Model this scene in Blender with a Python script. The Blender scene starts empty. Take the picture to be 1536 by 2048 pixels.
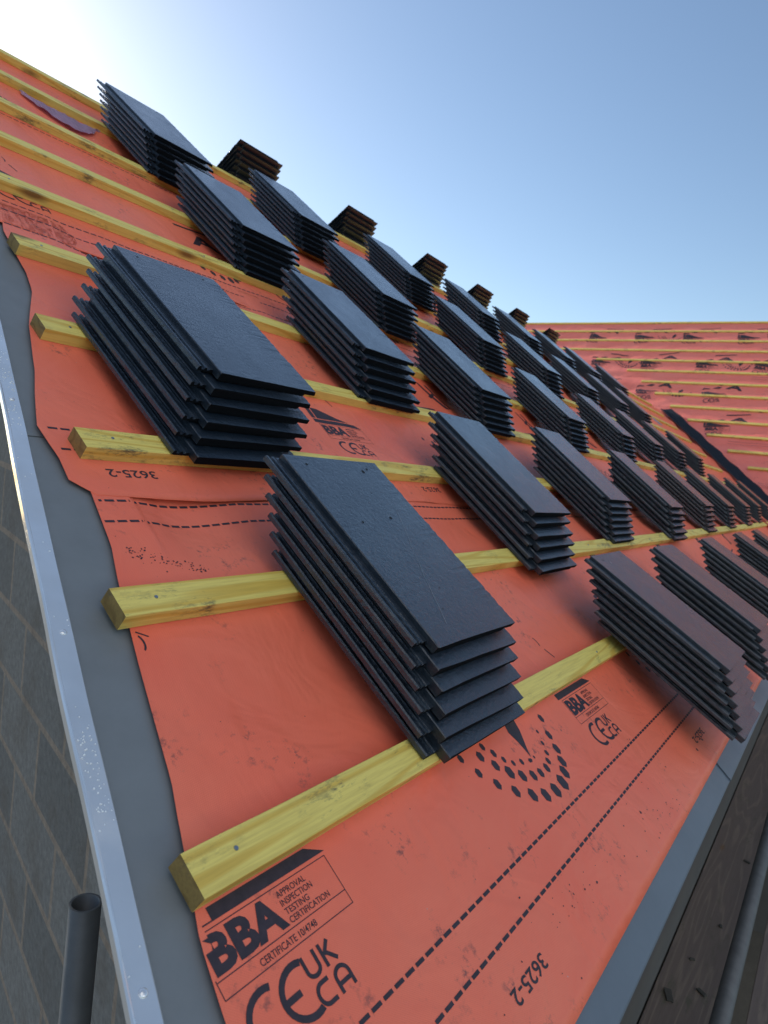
import bpy, bmesh, math, random
from mathutils import Matrix, Vector, noise
random.seed(7)
R_ = math.radians
sc = bpy.context.scene
GZ = 5.0                                    # height of the eaves above the ground
P36 = R_(36); CP, SP = math.cos(P36), math.sin(P36)

# ------------------------------------------------------------------ camera
cam_d = bpy.data.cameras.new('camera'); cam = bpy.data.objects.new('camera', cam_d)
sc.collection.objects.link(cam); sc.camera = cam
rx = Vector((0.555467, -0.822915, 0.119447)); ry = Vector((0.001315, -0.142777, -0.989754)); rz = Vector((0.831537, 0.549933, -0.078226))
cm = Matrix((( rx.x, -ry.x, -rz.x, 0.02937), (rx.y, -ry.y, -rz.y, -0.21312), (rx.z, -ry.z, -rz.z, 0.58524 + GZ), (0, 0, 0, 1)))
cam.matrix_world = cm
cam_d.sensor_fit = 'VERTICAL'; cam_d.sensor_height = 48.0; cam_d.sensor_width = 36.0
cam_d.lens = 48.0 * 1401.145 / 2048.0
cam_d.clip_start = 0.02; cam_d.clip_end = 2000
cam_d.dof.use_dof = True; cam_d.dof.focus_distance = 1.1; cam_d.dof.aperture_fstop = 13.0

# ------------------------------------------------------------------ sky, sun, exposure
SUN = Vector((0.262, 0.895, 0.345)).normalized()
el = math.asin(SUN.z); az = math.atan2(SUN.x, SUN.y)
w = bpy.data.worlds.new('World'); sc.world = w; w.use_nodes = True
nt = w.node_tree; bg = nt.nodes['Background']
sky = nt.nodes.new('ShaderNodeTexSky'); sky.sky_type = 'NISHITA'; sky.sun_disc = False
sky.sun_elevation = el; sky.sun_rotation = az
sky.air_density = 1.0; sky.dust_density = .45; sky.ozone_density = 1.6; sky.altitude = 50
# sunlit broken cloud in the half of the sky behind the viewer (seen in the trim's reflections)
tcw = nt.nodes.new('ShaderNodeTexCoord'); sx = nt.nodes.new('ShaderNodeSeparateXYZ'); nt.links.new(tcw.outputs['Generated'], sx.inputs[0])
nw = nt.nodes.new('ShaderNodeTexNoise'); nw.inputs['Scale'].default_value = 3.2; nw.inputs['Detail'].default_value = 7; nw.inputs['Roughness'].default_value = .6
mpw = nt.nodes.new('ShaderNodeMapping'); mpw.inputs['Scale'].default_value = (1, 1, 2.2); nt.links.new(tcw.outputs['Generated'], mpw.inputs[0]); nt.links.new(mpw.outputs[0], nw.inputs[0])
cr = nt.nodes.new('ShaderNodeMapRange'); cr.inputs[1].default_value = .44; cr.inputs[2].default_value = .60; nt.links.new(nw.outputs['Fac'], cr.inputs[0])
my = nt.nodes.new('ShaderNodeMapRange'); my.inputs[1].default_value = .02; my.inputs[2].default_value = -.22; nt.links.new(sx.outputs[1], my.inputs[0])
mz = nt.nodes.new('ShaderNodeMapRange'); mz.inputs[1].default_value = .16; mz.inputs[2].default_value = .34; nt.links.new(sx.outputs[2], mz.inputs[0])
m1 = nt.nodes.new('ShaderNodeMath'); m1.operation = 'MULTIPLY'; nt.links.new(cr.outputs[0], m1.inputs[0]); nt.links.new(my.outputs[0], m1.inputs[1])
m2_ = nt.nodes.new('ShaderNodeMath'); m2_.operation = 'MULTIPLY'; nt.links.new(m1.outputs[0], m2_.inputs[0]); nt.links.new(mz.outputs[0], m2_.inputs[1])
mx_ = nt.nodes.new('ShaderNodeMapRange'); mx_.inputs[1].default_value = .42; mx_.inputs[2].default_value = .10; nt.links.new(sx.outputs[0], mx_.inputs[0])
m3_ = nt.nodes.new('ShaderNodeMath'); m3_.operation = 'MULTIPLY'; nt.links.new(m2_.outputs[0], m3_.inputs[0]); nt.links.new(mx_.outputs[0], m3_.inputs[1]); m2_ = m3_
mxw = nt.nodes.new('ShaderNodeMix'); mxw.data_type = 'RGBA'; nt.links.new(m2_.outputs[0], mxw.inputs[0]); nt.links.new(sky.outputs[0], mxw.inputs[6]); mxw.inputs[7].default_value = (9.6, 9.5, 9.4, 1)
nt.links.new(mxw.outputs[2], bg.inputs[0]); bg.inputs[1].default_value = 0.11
sd = bpy.data.lights.new('sun', 'SUN'); sd.energy = 3.0; sd.angle = R_(0.5); sd.color = (1, .93, .82)
so = bpy.data.objects.new('sun', sd); sc.collection.objects.link(so)
so.rotation_euler = SUN.to_track_quat('Z', 'Y').to_euler(); so.location = (0, 0, 30)
sc.view_settings.view_transform = 'Standard'; sc.view_settings.look = 'None'
sc.view_settings.exposure = 0.7; sc.view_settings.gamma = 1

# ------------------------------------------------------------------ helpers
MR = Matrix(((1, 0, 0, 0), (0, CP, -SP, 0), (0, SP, CP, GZ), (0, 0, 0, 1)))      # near roof slope frame
MH = Matrix.Translation((0, 0, GZ))
def tag(o, label, cat, group=None, kind=None):
    if label: o['label'] = label; o['kind'] = 'thing'
    if cat: o['category'] = cat
    if group: o['group'] = group
    if kind: o['kind'] = kind
    return o
def mk(name, bm, mat, parent=None, M=None, smooth=False):
    me = bpy.data.meshes.new(name)
    bmesh.ops.recalc_face_normals(bm, faces=bm.faces)
    bm.to_mesh(me); bm.free()
    if smooth:
        for p in me.polygons: p.use_smooth = True
    me.materials.append(mat)
    o = bpy.data.objects.new(name, me); sc.collection.objects.link(o)
    if parent is not None: o.parent = parent
    if M is not None: o.matrix_local = M
    return o
def empty(name, M):
    o = bpy.data.objects.new(name, None); sc.collection.objects.link(o); o.matrix_world = M; o.empty_display_size = .1; return o
def box(bm, x0, x1, y0, y1, z0, z1, bev=0, nx=1, jit=0):
    r = bmesh.ops.create_cube(bm, size=1)
    vs = r['verts']
    for v in vs: v.co = Vector(((x0 + x1) / 2 + v.co.x * (x1 - x0), (y0 + y1) / 2 + v.co.y * (y1 - y0), (z0 + z1) / 2 + v.co.z * (z1 - z0)))
    es = list({e for v in vs for e in v.link_edges})
    if bev: bmesh.ops.bevel(bm, geom=es, offset=bev, segments=2, affect='EDGES', profile=.5)
def tube(bm, a, b, r, ri=None, seg=24):
    a, b = Vector(a), Vector(b); d = (b - a); q = d.to_track_quat('Z', 'Y')
    def ring(p, rr): return [bm.verts.new(p + q @ Vector((math.cos(t * 2 * math.pi / seg) * rr, math.sin(t * 2 * math.pi / seg) * rr, 0))) for t in range(seg)]
    A, B = ring(a, r), ring(b, r)
    for i in range(seg): bm.faces.new((A[i], A[(i + 1) % seg], B[(i + 1) % seg], B[i]))
    if ri:
        A2, B2 = ring(a, ri), ring(b, ri)
        for i in range(seg):
            j = (i + 1) % seg
            bm.faces.new((A2[j], A2[i], B2[i], B2[j])); bm.faces.new((A[j], A[i], A2[i], A2[j])); bm.faces.new((B[i], B[j], B2[j], B2[i]))
    else: bm.faces.new(A[::-1]); bm.faces.new(B)
def prism(bm, pts, z0, z1):
    A = [bm.verts.new((x, y, z0)) for x, y in pts]; B = [bm.verts.new((x, y, z1)) for x, y in pts]; n = len(pts)
    bm.faces.new(A[::-1]); bm.faces.new(B)
    for i in range(n): bm.faces.new((A[i], A[(i + 1) % n], B[(i + 1) % n], B[i]))
def interp(pts, y):
    if y <= pts[0][1]:
        (x0, y0), (x1, y1) = pts[0], pts[1]
    elif y >= pts[-1][1]:
        (x0, y0), (x1, y1) = pts[-2], pts[-1]
    else:
        for a, b in zip(pts, pts[1:]):
            if a[1] <= y <= b[1]: (x0, y0), (x1, y1) = a, b; break
    t = (y - y0) / (y1 - y0 + 1e-9)
    return x0 + (x1 - x0) * t

# ------------------------------------------------------------------ materials
def mat(name):
    m = bpy.data.materials.new(name); m.use_nodes = True
    return m, m.node_tree, m.node_tree.nodes['Principled BSDF']
def N(nt, t, **k):
    n = nt.nodes.new(t)
    for a, b in k.items():
        if a in n.inputs.keys(): n.inputs[a].default_value = b
        else: setattr(n, a, b)
    return n
def coord(nt, scale=(1, 1, 1), kind='Object', rot=(0, 0, 0)):
    tc = N(nt, 'ShaderNodeTexCoord'); mp = N(nt, 'ShaderNodeMapping')
    mp.inputs['Scale'].default_value = scale; mp.inputs['Rotation'].default_value = rot
    nt.links.new(tc.outputs[kind], mp.inputs['Vector']); return mp.outputs[0]
def noi(nt, vec, scale, detail=4, rough=.5, dist=0):
    n = N(nt, 'ShaderNodeTexNoise'); n.inputs['Scale'].default_value = scale; n.inputs['Detail'].default_value = detail
    n.inputs['Roughness'].default_value = rough; n.inputs['Distortion'].default_value = dist
    nt.links.new(vec, n.inputs['Vector']); return n.outputs['Fac']
def ramp(nt, fac, stops):
    r = N(nt, 'ShaderNodeValToRGB'); e = r.color_ramp.elements
    while len(e) < len(stops): e.new(.5)
    for i, (p, c) in enumerate(stops):
        e[i].position = p; e[i].color = (c if isinstance(c, tuple) else (c, c, c)) + (1,) if not (isinstance(c, tuple) and len(c) == 4) else c
    nt.links.new(fac, r.inputs[0]); return r.outputs[0]
def mixc(nt, fac, a, b, mode='MIX'):
    m = N(nt, 'ShaderNodeMix'); m.data_type = 'RGBA'; m.blend_type = mode
    for s, v in ((0, fac), (6, a), (7, b)):
        if hasattr(v, 'links') or hasattr(v, 'is_linked'): nt.links.new(v, m.inputs[s])
        else: m.inputs[s].default_value = v if s == 0 else (v + (1,) if len(v) == 3 else v)
    return m.outputs[2]
def bump(nt, bsdf, h, strength, dist, prev=None):
    b = N(nt, 'ShaderNodeBump'); b.inputs['Strength'].default_value = strength; b.inputs['Distance'].default_value = dist
    nt.links.new(h, b.inputs['Height'])
    if prev is not None: nt.links.new(prev, b.inputs['Normal'])
    nt.links.new(b.outputs[0], bsdf.inputs['Normal']); return b.outputs[0]
def L(nt, a, b): nt.links.new(a, b)

def membrane_mat(name, base, fade, scale=1):
    m, t, b = mat(name)
    v = coord(t)
    n1 = noi(t, v, 2.2 * scale, 5, .6); n2 = noi(t, v, 900, 2); n3 = noi(t, v, 60, 6, .7); n4 = noi(t, v, 7, 6, .65)
    c = mixc(t, ramp(t, n1, [(.3, 0.0), (.75, 1.0)]), base, fade)
    # scuffs and dust
    sc1 = ramp(t, n3, [(.54, 0.0), (.66, 1.0)]); sc2 = ramp(t, n4, [(.54, 0.0), (.66, 1.0)])
    mm = N(t, 'ShaderNodeMath', operation='MULTIPLY'); L(t, sc1, mm.inputs[0]); L(t, sc2, mm.inputs[1])
    m2 = N(t, 'ShaderNodeMath', operation='MULTIPLY'); L(t, mm.outputs[0], m2.inputs[0]); m2.inputs[1].default_value = .75
    c = mixc(t, m2.outputs[0], c, (.09, .06, .06))
    vo = N(t, 'ShaderNodeTexVoronoi'); vo.inputs['Scale'].default_value = 75; L(t, v, vo.inputs['Vector'])
    sp = ramp(t, vo.outputs['Distance'], [(0.035, 1.0), (.07, 0.0)])
    rr = N(t, 'ShaderNodeSeparateColor'); L(t, vo.outputs['Color'], rr.inputs[0])
    keep = ramp(t, rr.outputs[0], [(.90, 0.0), (.93, 1.0)])
    k = N(t, 'ShaderNodeMath', operation='MULTIPLY'); L(t, sp, k.inputs[0]); L(t, keep, k.inputs[1])
    c = mixc(t, k.outputs[0], c, (.10, .045, .04))
    vo2 = N(t, 'ShaderNodeTexVoronoi'); vo2.inputs['Scale'].default_value = 48; L(t, v, vo2.inputs['Vector'])
    sp2 = ramp(t, vo2.outputs['Distance'], [(0.03, 1.0), (.06, 0.0)])
    r2 = N(t, 'ShaderNodeSeparateColor'); L(t, vo2.outputs['Color'], r2.inputs[0]); keep2 = ramp(t, r2.outputs[1], [(.9, 0.0), (.93, 1.0)])
    k2 = N(t, 'ShaderNodeMath', operation='MULTIPLY'); L(t, sp2, k2.inputs[0]); L(t, keep2, k2.inputs[1])
    c = mixc(t, k2.outputs[0], c, (.62, .42, .38))
    L(t, c, b.inputs['Base Color'])
    rg = ramp(t, n1, [(.25, .30), (.8, .50)]); L(t, rg, b.inputs['Roughness'])
    b.inputs['Specular IOR Level'].default_value = .42
    # woven film: two fine wave textures
    wv = N(t, 'ShaderNodeTexWave'); wv.inputs['Scale'].default_value = 150; L(t, coord(t, rot=(0, 0, R_(45))), wv.inputs['Vector'])
    wv2 = N(t, 'ShaderNodeTexWave'); wv2.inputs['Scale'].default_value = 150; L(t, coord(t, rot=(0, 0, R_(-45))), wv2.inputs['Vector'])
    ad = N(t, 'ShaderNodeMath', operation='ADD'); L(t, wv.outputs['Fac'], ad.inputs[0]); L(t, wv2.outputs['Fac'], ad.inputs[1])
    p = bump(t, b, ad.outputs[0], .22, .0005)
    p = bump(t, b, n3, .10, .002, p)
    bump(t, b, noi(t, v, 7, 3, .5, .8), .55, .016, p)
    return m
M_MEM = membrane_mat('orange_membrane', (.96, .165, .088), (.96, .23, .135))
M_MEMW = membrane_mat('orange_membrane_hazed', (.90, .20, .14), (.92, .25, .19))  # wing sheets: paler, pinker copy with distance haze put into the colour

m, t, b = mat('print_ink'); M_INK = m
v = coord(t); c = ramp(t, noi(t, v, 90, 4, .7), [(.3, (.025, .018, .026)), (.75, (.05, .034, .045))]); L(t, c, b.inputs['Base Color']); b.inputs['Roughness'].default_value = .55

def tile_mat(name, lo, hi):
    m, t, b = mat(name)
    oi = N(t, 'ShaderNodeObjectInfo'); v0 = coord(t)
    ad = N(t, 'ShaderNodeVectorMath', operation='ADD')
    sc_ = N(t, 'ShaderNodeVectorMath', operation='SCALE'); sc_.inputs['Scale'].default_value = 37.0
    cx = N(t, 'ShaderNodeCombineXYZ'); L(t, oi.outputs['Random'], cx.inputs[0]); L(t, oi.outputs['Random'], cx.inputs[1]); L(t, oi.outputs['Random'], cx.inputs[2])
    L(t, cx.outputs[0], sc_.inputs[0]); L(t, v0, ad.inputs[0]); L(t, sc_.outputs[0], ad.inputs[1]); v = ad.outputs[0]
    n1 = noi(t, v, 9, 5, .6, .3); n2 = noi(t, v, 420, 4, .7); n3 = noi(t, v, 55, 5, .6)
    c = mixc(t, n1, lo, hi)
    sp = ramp(t, n2, [(.32, .55), (.5, 1.0), (.72, 1.35)])
    c = mixc(t, 1.0, c, sp, 'MULTIPLY')
    # pale efflorescence patches
    pt = ramp(t, noi(t, v, 14, 6, .72), [(.56, 0.0), (.74, .45)])
    c = mixc(t, pt, c, (.055, .075, .095))
    L(t, c, b.inputs['Base Color'])
    a = N(t, 'ShaderNodeMath', operation='MULTIPLY_ADD'); L(t, n1, a.inputs[0]); a.inputs[1].default_value = .30; a.inputs[2].default_value = .24
    L(t, a.outputs[0], b.inputs['Roughness'])
    b.inputs['Specular IOR Level'].default_value = .3; b.inputs['Coat Weight'].default_value = 1.0; b.inputs['Coat IOR'].default_value = 1.55
    cr = N(t, 'ShaderNodeMath', operation='MULTIPLY_ADD'); L(t, n1, cr.inputs[0]); cr.inputs[1].default_value = .26; cr.inputs[2].default_value = .09; L(t, cr.outputs[0], b.inputs['Coat Roughness'])
    p = bump(t, b, n2, .5, .0011); p = bump(t, b, noi(t, v, 150, 5, .65), .4, .0016, p); p = bump(t, b, n3, .25, .002, p)
    bump(t, b, noi(t, v, 14, 3, .5, .6), .25, .003, p)
    cb = N(t, 'ShaderNodeBump'); cb.inputs['Strength'].default_value = .85; cb.inputs['Distance'].default_value = .0024; L(t, noi(t, v, 105, 5, .65), cb.inputs['Height']); L(t, cb.outputs[0], b.inputs['Coat Normal'])
    return m
M_TILE = tile_mat('concrete_tile', (.006, .0115, .019), (.012, .022, .036))
M_TILE_B = tile_mat('brown_concrete_tile', (.018, .013, .017), (.030, .022, .028))

def wood_mat(name, a, bcol, dark, rough=.55, sx=1.0):
    m, t, b = mat(name)
    oi = N(t, 'ShaderNodeObjectInfo')
    v0 = coord(t, (sx, 1, 1))
    ad = N(t, 'ShaderNodeVectorMath', operation='ADD'); cx = N(t, 'ShaderNodeCombineXYZ')
    mu = N(t, 'ShaderNodeMath', operation='MULTIPLY'); L(t, oi.outputs['Random'], mu.inputs[0]); mu.inputs[1].default_value = 9
    for i in range(3): L(t, mu.outputs[0], cx.inputs[i])
    L(t, v0, ad.inputs[0]); L(t, cx.outputs[0], ad.inputs[1])
    mp = N(t, 'ShaderNodeMapping'); mp.inputs['Scale'].default_value = (.9, 13, 10); L(t, ad.outputs[0], mp.inputs['Vector'])
    nb = noi(t, mp.outputs[0], 1.0, 1.5, .4)
    mm0 = N(t, 'ShaderNodeMath', operation='MULTIPLY'); L(t, nb, mm0.inputs[0]); mm0.inputs[1].default_value = 58
    sn0 = N(t, 'ShaderNodeMath', operation='SINE'); L(t, mm0.outputs[0], sn0.inputs[0])
    wv = sn0
    mp2 = N(t, 'ShaderNodeMapping'); mp2.inputs['Scale'].default_value = (12, 260, 260); L(t, ad.outputs[0], mp2.inputs['Vector'])
    fine = noi(t, mp2.outputs[0], 1, 4, .6)
    blot = noi(t, ad.outputs[0], 6, 4, .6)
    c = mixc(t, ramp(t, wv.outputs[0], [(.45, 0.0), (.98, 1.0)]), a, bcol)
    c = mixc(t, ramp(t, fine, [(.35, .30), (.6, 0.0)]), c, dark)
    mp3 = N(t, 'ShaderNodeMapping'); mp3.inputs['Scale'].default_value = (10, 30, 30); L(t, ad.outputs[0], mp3.inputs['Vector'])
    st = ramp(t, noi(t, mp3.outputs[0], 1, 6, .8), [(.52, 0.0), (.64, .9)])
    st2 = ramp(t, blot, [(.46, 0.0), (.58, 1.0)])
    mm = N(t, 'ShaderNodeMath', operation='MULTIPLY'); L(t, st, mm.inputs[0]); L(t, st2, mm.inputs[1])
    c = mixc(t, mm.outputs[0], c, (.10, .09, .06))
    # knots
    vo = N(t, 'ShaderNodeTexVoronoi'); mp4 = N(t, 'ShaderNodeMapping'); mp4.inputs['Scale'].default_value = (2.6, 9, 9); L(t, ad.outputs[0], mp4.inputs['Vector']); L(t, mp4.outputs[0], vo.inputs['Vector']); vo.inputs['Scale'].default_value = 1
    kn = ramp(t, vo.outputs['Distance'], [(.05, .85), (.13, 0.0)])
    c = mixc(t, kn, c, (.16, .08, .025))
    L(t, c, b.inputs['Base Color']); b.inputs['Roughness'].default_value = rough
    p = bump(t, b, fine, .25, .0008); bump(t, b, wv.outputs[0], .06, .0006, p)
    return m
M_WOOD = wood_mat('treated_pine', (.86, .68, .17), (.74, .50, .09), (.42, .27, .05))
M_WEND = wood_mat('sawn_pine_end', (.30, .20, .06), (.22, .14, .04), (.12, .07, .02))
M_PLANK = wood_mat('wet_plank', (.15, .115, .095), (.20, .155, .12), (.075, .058, .048), .62)

def simple(name, col, rough, metal=0, nscale=30, amt=.3, bstr=.2, bd=.002, spec=.5):
    m, t, b = mat(name); v = coord(t); n = noi(t, v, nscale, 5, .6)
    lo = tuple(x * (1 - amt) for x in col); hi = tuple(min(1, x * (1 + amt)) for x in col)
    L(t, mixc(t, n, lo, hi), b.inputs['Base Color']); b.inputs['Roughness'].default_value = rough; b.inputs['Metallic'].default_value = metal
    b.inputs['Specular IOR Level'].default_value = spec
    if bstr: bump(t, b, noi(t, v, nscale * 4, 4, .6), bstr, bd)
    return m
M_BOARD = simple('fibre_cement', (.19, .205, .215), .5, 0, 18, .16, .25, .0006)
M_TRAY = simple('grey_plastic', (.13, .155, .185), .42, 0, 8, .18, .15, .003)
M_DARKM = simple('dark_plastic', (.012, .016, .022), .4, 0, 12, .3, .2, .003)
M_GALV = simple('weathered_galvanised_steel', (.115, .12, .125), .55, .35, 22, .35, .25, .001)
M_NAIL = simple('nail_steel', (.35, .38, .42), .35, .9, 40, .2, 0)
M_SOIL = simple('soil', (.12, .11, .09), .95, 0, 1.5, .4, .5, .05)
M_RENDER = simple('wall_render', (.12, .11, .10), .9, 0, 5, .2, .2, .004)
M_HOLE = simple('hole_shadow', (.004, .004, .005), .9, 0, 5, 0, 0)
M_CHIP = simple('wood_chip', (.06, .055, .045), .8, 0, 60, .4, .3, .002)
M_SCR = simple('scratch_dust', (.22, .26, .30), .8, 0, 200, .3, 0)
M_RED = simple('red_plastic', (.45, .02, .02), .4, 0, 20, .2, 0)

m, t, b = mat('white_trim'); M_TRIM = m
v = coord(t); L(t, ramp(t, noi(t, v, 20, 4), [(.2, (.78, .79, .80)), (.8, (.88, .89, .90))]), b.inputs['Base Color'])
b.inputs['Metallic'].default_value = .6
L(t, ramp(t, noi(t, v, 4, 4), [(.3, .10), (.8, .24)]), b.inputs['Roughness'])
p = bump(t, b, noi(t, v, 3.2, 3, .5), .75, .030)
vo = N(t, 'ShaderNodeTexVoronoi'); vo.inputs['Scale'].default_value = 160; L(t, v, vo.inputs['Vector'])
bump(t, b, ramp(t, vo.outputs['Distance'], [(.0, 1.0), (.25, 0.0)]), .12, .001, p)

m, t, b = mat('blockwork'); M_BLOCK = m
v = coord(t)
br = N(t, 'ShaderNodeTexBrick'); L(t, v, br.inputs['Vector'])
br.inputs['Scale'].default_value = 1; br.inputs['Brick Width'].default_value = .45; br.inputs['Row Height'].default_value = .205
br.inputs['Mortar Size'].default_value = .011; br.inputs['Mortar Smooth'].default_value = .3; br.inputs['Bias'].default_value = 0
br.inputs['Color1'].default_value = (.15, .152, .15, 1); br.inputs['Color2'].default_value = (.215, .212, .205, 1); br.inputs['Mortar'].default_value = (.29, .235, .19, 1)
n = noi(t, v, 45, 6, .7)
c = mixc(t, 1.0, br.outputs['Color'], ramp(t, n, [(.25, .6), (.7, 1.2)]), 'MULTIPLY')
c = mixc(t, ramp(t, noi(t, v, 5, 5, .6), [(.5, 0.0), (.75, .55)]), c, (.10, .075, .055))
L(t, c, b.inputs['Base Color']); b.inputs['Roughness'].default_value = .92
p = bump(t, b, br.outputs['Fac'], -.6, .006); bump(t, b, n, .5, .004, p)

# ------------------------------------------------------------------ ground
bm = bmesh.new(); bmesh.ops.create_grid(bm, x_segments=2, y_segments=2, size=600)
tag(mk('ground', bm, M_SOIL), None, None, kind='structure')

# ------------------------------------------------------------------ house shell
G = .326                                     # batten gauge
RY = 3.262                                   # ridge, up the slope
VX = lambda y: .3535 + .2515 * y              # inner edge of the verge trim
PW = R_(40); CW, SW = math.cos(PW), math.sin(PW)
XR, ZR, GW = 14.75, 3.9, .37                 # wing ridge and gauge
valX = lambda y: XR - (ZR - y * SP) / math.tan(PW)
house = empty('house', MH)
tag(house, 'house under construction with blockwork gable and two roof slopes meeting in a valley', 'house')
# gable wall in its own frame: local x along the wall, y up
gv = Vector((.2535, CP, 0)).normalized(); gn = Vector((gv.y, -gv.x, 0))
o0 = Vector((.339, 0, 0)) + gn * .24
MG = Matrix(((gv.x, 0, gn.x, o0.x), (gv.y, 0, gn.y, o0.y), (0, 1, 0, 0), (0, 0, 0, 1)))
bm = bmesh.new()
sR = RY * CP / gv.y; zt = -.17
prism(bm, [(.08, -5.2), (2 * sR - .08, -5.2), (2 * sR - .08, zt), (sR, RY * SP + zt), (.08, zt)], 0, .1)
mk('gable_wall', bm, M_BLOCK, house, MG)
bm = bmesh.new(); box(bm, .75, 12.0, .10, .2, -5.1, -.10); mk('front_wall', bm, M_RENDER, house)
bm = bmesh.new(); box(bm, 10.4, 10.5, -8, .09, -5.1, -.12); mk('wing_wall', bm, M_RENDER, house)
# undercloak board under the membrane edge, on the slope
bm = bmesh.new()
ys = [-.06, .9, 1.15, 2.3, RY + .05]
for a, bb in ((-.065, .985), (.988, 2.2), (2.203, RY + .02)):
    prism(bm, [(VX(a), a), (VX(a) + .14, a), (VX(bb) + .14, bb), (VX(bb), bb)], -.040, -.034)
M0 = MH.inverted() @ MR
mk('undercloak_board', bm, M_BOARD, house, M0)
# verge trim: lofted profile along the verge
prof = [(.0, -.0365), (.0, -.0285), (-.0015, -.0270), (-.0245, -.0270), (-.0255, -.0258), (-.0272, -.0256), (-.0288, -.0275), (-.0290, -.0345), (-.0275, -.0345), (-.027, -.0335)]
bm = bmesh.new(); rings = []
nn = 160
for i in range(nn + 1):
    y = -.11 + (RY + .13) * i / nn
    wob = .0012 * math.sin(y * 7) + .0007 * math.sin(y * 19 + 1)
    rings.append([bm.verts.new((VX(y) - .0006 + px + wob * (1 if j > 2 else .3), y, pz + .0004 * math.sin(y * 31 + j))) for j, (px, pz) in enumerate(prof)])
for A, B in zip(rings, rings[1:]):
    for j in range(len(prof)): k = (j + 1) % len(prof); bm.faces.new((A[j], A[k], B[k], B[j]))
bm.faces.new(rings[0]); bm.faces.new(rings[-1][::-1])
trim = mk('verge_trim', bm, M_TRIM, house, M0); trim['label'] = 'glossy pale grey trim strip along the verge'
for (x, y) in ((.494, .617), (.396, .244), (.6, 1.066), (.72, 1.55), (.83, 2.0)):
    bm = bmesh.new(); bmesh.ops.create_uvsphere(bm, u_segments=14, v_segments=8, radius=.0042)
    for vv in bm.verts: vv.co.z *= .45
    mk('screw', bm, M_TRIM, trim, Matrix.Translation((VX(y) - .013, y, -.0268)), True)
bm = bmesh.new()
for i in range(150):
    y = random.choice([random.uniform(1.0, 1.35), random.uniform(.1, 1.6), random.uniform(.4, .5)]); x = VX(y) - random.uniform(.004, .023)
    r = bmesh.ops.create_icosphere(bm, subdivisions=1, radius=random.uniform(.0006, .0014))
    for vv in r['verts']: vv.co = Vector((vv.co.x + x, vv.co.y + y, vv.co.z * .5 - .0268))
M_DROP = simple('droplet', (.85, .88, .9), .08, 0, 200, .05, 0)
dr = mk('water_drops', bm, M_DROP, trim, None, True); dr['kind'] = 'stuff'
# eaves tray: two overlapping lengths
bm = bmesh.new()
def tray(x0, x1, dz, cut=0):
    pr = [(-.016 + 0, -.0295), (-.100, -.0300), (-.1025, -.0315), (-.1030, -.040), (-.1012, -.040), (-.1005, -.0325), (-.016, -.0318)]
    A = [bm.verts.new((x0 + (cut if i in (1, 2, 3, 4, 5) else 0), y, z + dz)) for i, (y, z) in enumerate(pr)]
    B = [bm.verts.new((x1, y, z + dz)) for (y, z) in pr]
    n = len(pr); bm.faces.new(A); bm.faces.new(B[::-1])
    for i in range(n): bm.faces.new((A[i], B[i], B[(i + 1) % n], A[(i + 1) % n]))
tray(.33, 1.93, 0); 
mk('eaves_tray', bm, M_TRAY, house, M0)
bm = bmesh.new(); tray(1.905, 10.0, .0032, -.02); mk('eaves_tray', bm, M_TRAY, house, M0)
bm = bmesh.new(); box(bm, .42, 10.2, -.085, -.065, -.2, -.066); mk('fascia_board', bm, M_DARKM, house, M0)
# the far slope behind the ridge, decked
RH = (RY * CP, RY * SP)
bm = bmesh.new()
y0, z0 = RH[0], RH[1] - .05
vs = [(VX(RY) - .03, y0, z0), (12.4, y0, z0), (12.4, 2 * y0, -.05), (VX(RY) + .9, 2 * y0, -.05)]
A = [bm.verts.new(v) for v in vs]; B = [bm.verts.new((x, y, z - .02)) for x, y, z in vs]
bm.faces.new(A); bm.faces.new(B[::-1])
for i in range(4): bm.faces.new((A[i], B[i], B[(i + 1) % 4], A[(i + 1) % 4]))
mk('rear_slope', bm, M_TRAY, house)
# sarking deck under both slopes keeps the attic dark
bm = bmesh.new(); prism(bm, [(.42, -.05), (valX(-.05) , -.05), (valX(RY - .03), RY - .03), (VX(RY) + .08, RY - .03)], -.075, -.065); mk('roof_deck', bm, M_BOARD, house, M0)

# ------------------------------------------------------------------ membrane sheets on the near slope
EDGE = [(.44, -.06), (.447, .10), (.454, .185), (.468, .254), (.498, .333), (.525, .404), (.551, .503), (.577, .60), (.60, .677), (.625, .749), (.645, .855), (.66, .95)]
EDGE2 = [(.655, .848), (.621, .88), (.626, .93), (.624, .958), (.623, 1.004), (.655, 1.09), (.682, 1.156), (.73, 1.302), (.794, 1.443), (.812, 1.52), (.816, 1.581), (.83, 1.69), (.856, 1.766), (.87, 1.83), (.90, 1.95)]
EDGE3 = [(.83, 1.73), (.84, 1.82), (.86, 1.95), (.93, 2.2), (.96, 2.45), (1.02, 2.75)]
EDGE4 = [(1.03, 2.60), (1.06, 2.75), (1.1, 3.0), (1.17, 3.3)]
SH = [(-.055, .95, EDGE, 0), (.850, 1.84, EDGE2, 1), (1.735, 2.73, EDGE3, 0), (2.62, RY, EDGE4, 1)]
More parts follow.
